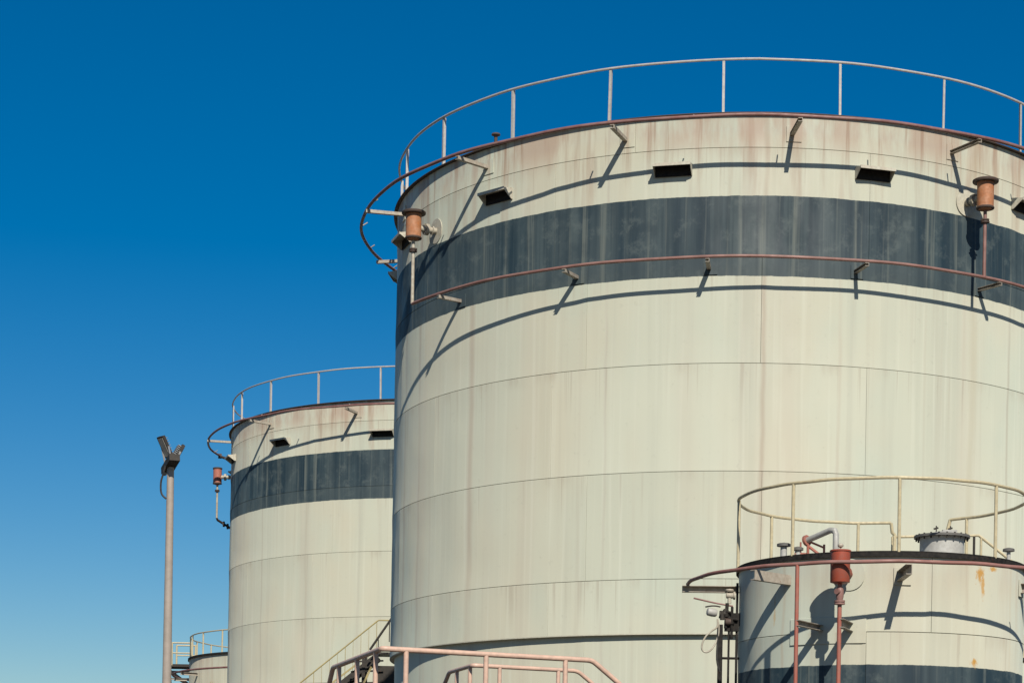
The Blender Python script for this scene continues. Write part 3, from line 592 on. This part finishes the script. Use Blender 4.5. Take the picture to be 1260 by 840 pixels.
# ------------------------------------------------------------------ peach elbow walkway in the foreground
C0 = Vector((-1.13, 18.0, 0)); D1 = Vector((0.915, 0.404, 0)).normalized(); D2 = Vector((-0.27, 0.963, 0)).normalized()
wk = thing('walkway_stair', tuple(C0), 'peach painted elbow walkway with tubular handrails in the foreground', 'walkway')
ZR = 3.2; tr = 0.0235
def pt(s1, s2, z): v = D1 * s1 + D2 * s2; return Vector((v.x, v.y, z))
def run(off, L1, L2, posts1, posts2, r):
    """rail: up stair 2 (going away), along side 2 to the corner, along side 1, down stair 1"""
    o = off; path = [pt(o, L2 + o + 2.6, ZR - 2.1 + 0.0), pt(o, L2, ZR), pt(o, o, ZR), pt(L1, o, ZR), pt(L1 + 3.0, o, ZR - 2.15)]
    cor = []
    for i in range(len(path)):
        if 0 < i < len(path) - 1:
            a, b_ = (path[i - 1] - path[i]).normalized(), (path[i + 1] - path[i]).normalized()
            for k in range(5):
                t = k / 4; cor.append(path[i] + a * (0.05 * (1 - t) ** 2) + b_ * (0.05 * t ** 2))
        else: cor.append(path[i])
    q = MB(); q.tube(cor, r, 12); q.build('handrail', 'rail_peach', wk)
    for s in posts1: q = MB(); q.tube([pt(s, o, 2.1), pt(s, o, ZR - r * 0.5)], r * 0.95, 12); q.build('post', 'rail_peach', wk)
    for s in posts2: q = MB(); q.tube([pt(o, s, 2.1), pt(o, s, ZR - r * 0.5)], r * 0.95, 12); q.build('post', 'rail_peach', wk)
    for k in (1, 2): q = MB(); q.tube([pt(L1 + k, o, 2.1 - 0.717 * k), pt(L1 + k, o, ZR - 0.717 * k)], r * 0.95, 12); q.build('post', 'rail_peach', wk)
    for k in (1, 2): q = MB(); q.tube([pt(o, L2 + k, 2.1 - 0.8 * k), pt(o, L2 + k, ZR - 0.8 * k)], r * 0.95, 12); q.build('post', 'rail_peach', wk)
WK = dict(o1=[0.22, 0.96, 1.72], o2=[0.25, 1.05, 1.9], i1=[1.42, 2.02], i2=[1.25, 1.75])
run(0.0, 1.98, 2.2, WK['o1'], WK['o2'], tr)
run(1.15, 2.22, 2.05, WK['i1'], WK['i2'], tr * 0.86)
q = MB(); q.box(pt(0.99, 0.57, 2.06), (1.98, 1.25, 0.05), (D1, D2, Vector((0, 0, 1)))); q.box(pt(0.57, 1.65, 2.055), (1.25, 0.95, 0.05), (D1, D2, Vector((0, 0, 1)))); q.build('deck', 'steel_dark', wk)
for s1, s2 in ((0.05, 0.05), (1.9, 0.05), (0.05, 2.1), (1.1, 1.1)): q = MB(); q.box(pt(s1, s2, 1.015), (0.08, 0.08, 2.03), (D1, D2, Vector((0, 0, 1)))); q.build('leg', 'rail_peach', wk)
for o in (0.0, 1.15):
    q = MB(); q.bar(pt(1.99, o, 2.0), pt(4.85, o, 0.1), 0.04, 0.18); q.build('stringer', 'rail_peach', wk)
    q = MB(); q.bar(pt(o, 2.14, 2.0), pt(o, 4.6, 0.1), 0.04, 0.18); q.build('stringer', 'rail_peach', wk)
me = None
for k in range(1, 10):
    f = k / 10
    for (p, rz) in ((pt(2.0 + 2.8 * f, 0.57, 2.0 - 1.9 * f), math.atan2(D1.y, D1.x)), (pt(0.57, 2.14 + 2.4 * f, 2.0 - 1.9 * f), math.atan2(D2.y, D2.x))):
        if me is None: q = MB(); q.box((0, 0, 0), (0.24, 1.09, 0.03)); ob = q.build('tread', 'steel_dark', wk, 40, tuple(p), rz); me = ob.data
        else: link('tread', me, wk, tuple(p), rz)

# ------------------------------------------------------------------ yellow stair between the big tanks
ys = thing('tank_stair', (-4.18, 64.5, 0), 'thin yellow railed steel stair rising between the two banded tanks', 'stairs')
ZL = 6.59 + EYE          # rail height at the landing
q = MB(); q.tube([(-8.6, 0, 1.05), (-0.03, 0, ZL - 0.03), (0.02, 0, ZL), (2.2, 0, ZL)], 0.021, 8); q.build('handrail', 'yellow', ys)
sl_ = (ZL - 1.05) / 8.6
for y in (0, 0.9):
    for k in range(36 if y == 0 else 0):
        x = -0.04 - 0.236 * k; zr = ZL + sl_ * x
        q = MB(); q.tube([(x, y, zr - 0.98), (x, y, zr)], 0.006 if k % 4 else 0.010, 6); q.build('baluster', 'yellow', ys)
    q = MB(); q.bar((-8.6, y, 0.05), (0.0, y, ZL - 1.08), 0.05, 0.2); q.build('stringer', 'steel_dark', ys)
q = MB(); q.box((1.1, 0.45, ZL - 1.0), (2.3, 1.0, 0.06)); q.build('landing', 'steel_dark', ys)
q = MB(); q.tube([(-0.20, -0.55, ZL - 0.95), (0.62, -0.55, ZL + 0.28), (2.4, -0.55, ZL + 2.95)], 0.035, 8); q.build('upper_handrail', 'steel_dark', ys)
for k in range(6): x = 0.05 + 0.33 * k; q = MB(); q.tube([(x, -0.55, ZL - 1.0 + 0.9 * 0.33 * k), (x, -0.55, ZL - 0.58 + 1.5 * 0.33 * k)], 0.015, 6); q.build('baluster', 'steel_dark', ys)
for x, y in ((-0.42, 0.0), (-0.42, 0.9), (0.0, -0.5), (0.55, 0.9), (0.95, 0.0), (1.9, 0.0)): q = MB(); q.bar((x, y, 0), (x, y, ZL - 1.03), 0.1, 0.1, (0, 1, 0)); q.build('column', 'steel_dark', ys)
q = MB(); q.box((0.42, 0.2, ZL - 2.05), (0.95, 0.9, 1.3)); q.build('equipment_panel', 'steel_dark', ys)
q = MB(); q.bar((-0.9, -0.5, ZL - 3.2), (-0.15, -0.5, ZL - 1.45), 0.05, 0.06); q.bar((-1.5, -0.5, ZL - 2.1), (-0.55, -0.5, ZL - 1.35), 0.04, 0.05); q.build('brace', 'yellow', ys)
for dz in (1.3, 1.6, 1.95): q = MB(); q.bar((-1.1 + dz * 0.2, -0.3, ZL - dz), (0.2, -0.3, ZL - dz + 0.05), 0.04, 0.05); q.build('brace', 'steel_dark', ys)
me = None
for k in range(34):
    f = (k + 0.5) / 34; p = (-8.6 * (1 - f), 0.45, 0.1 + (ZL - 1.15) * f)
    if me is None: q = MB(); q.box((0, 0, 0), (0.24, 0.84, 0.03)); ob = q.build('tread', 'steel_dark', ys, 40, p); me = ob.data
    else: link('tread', me, ys, p)
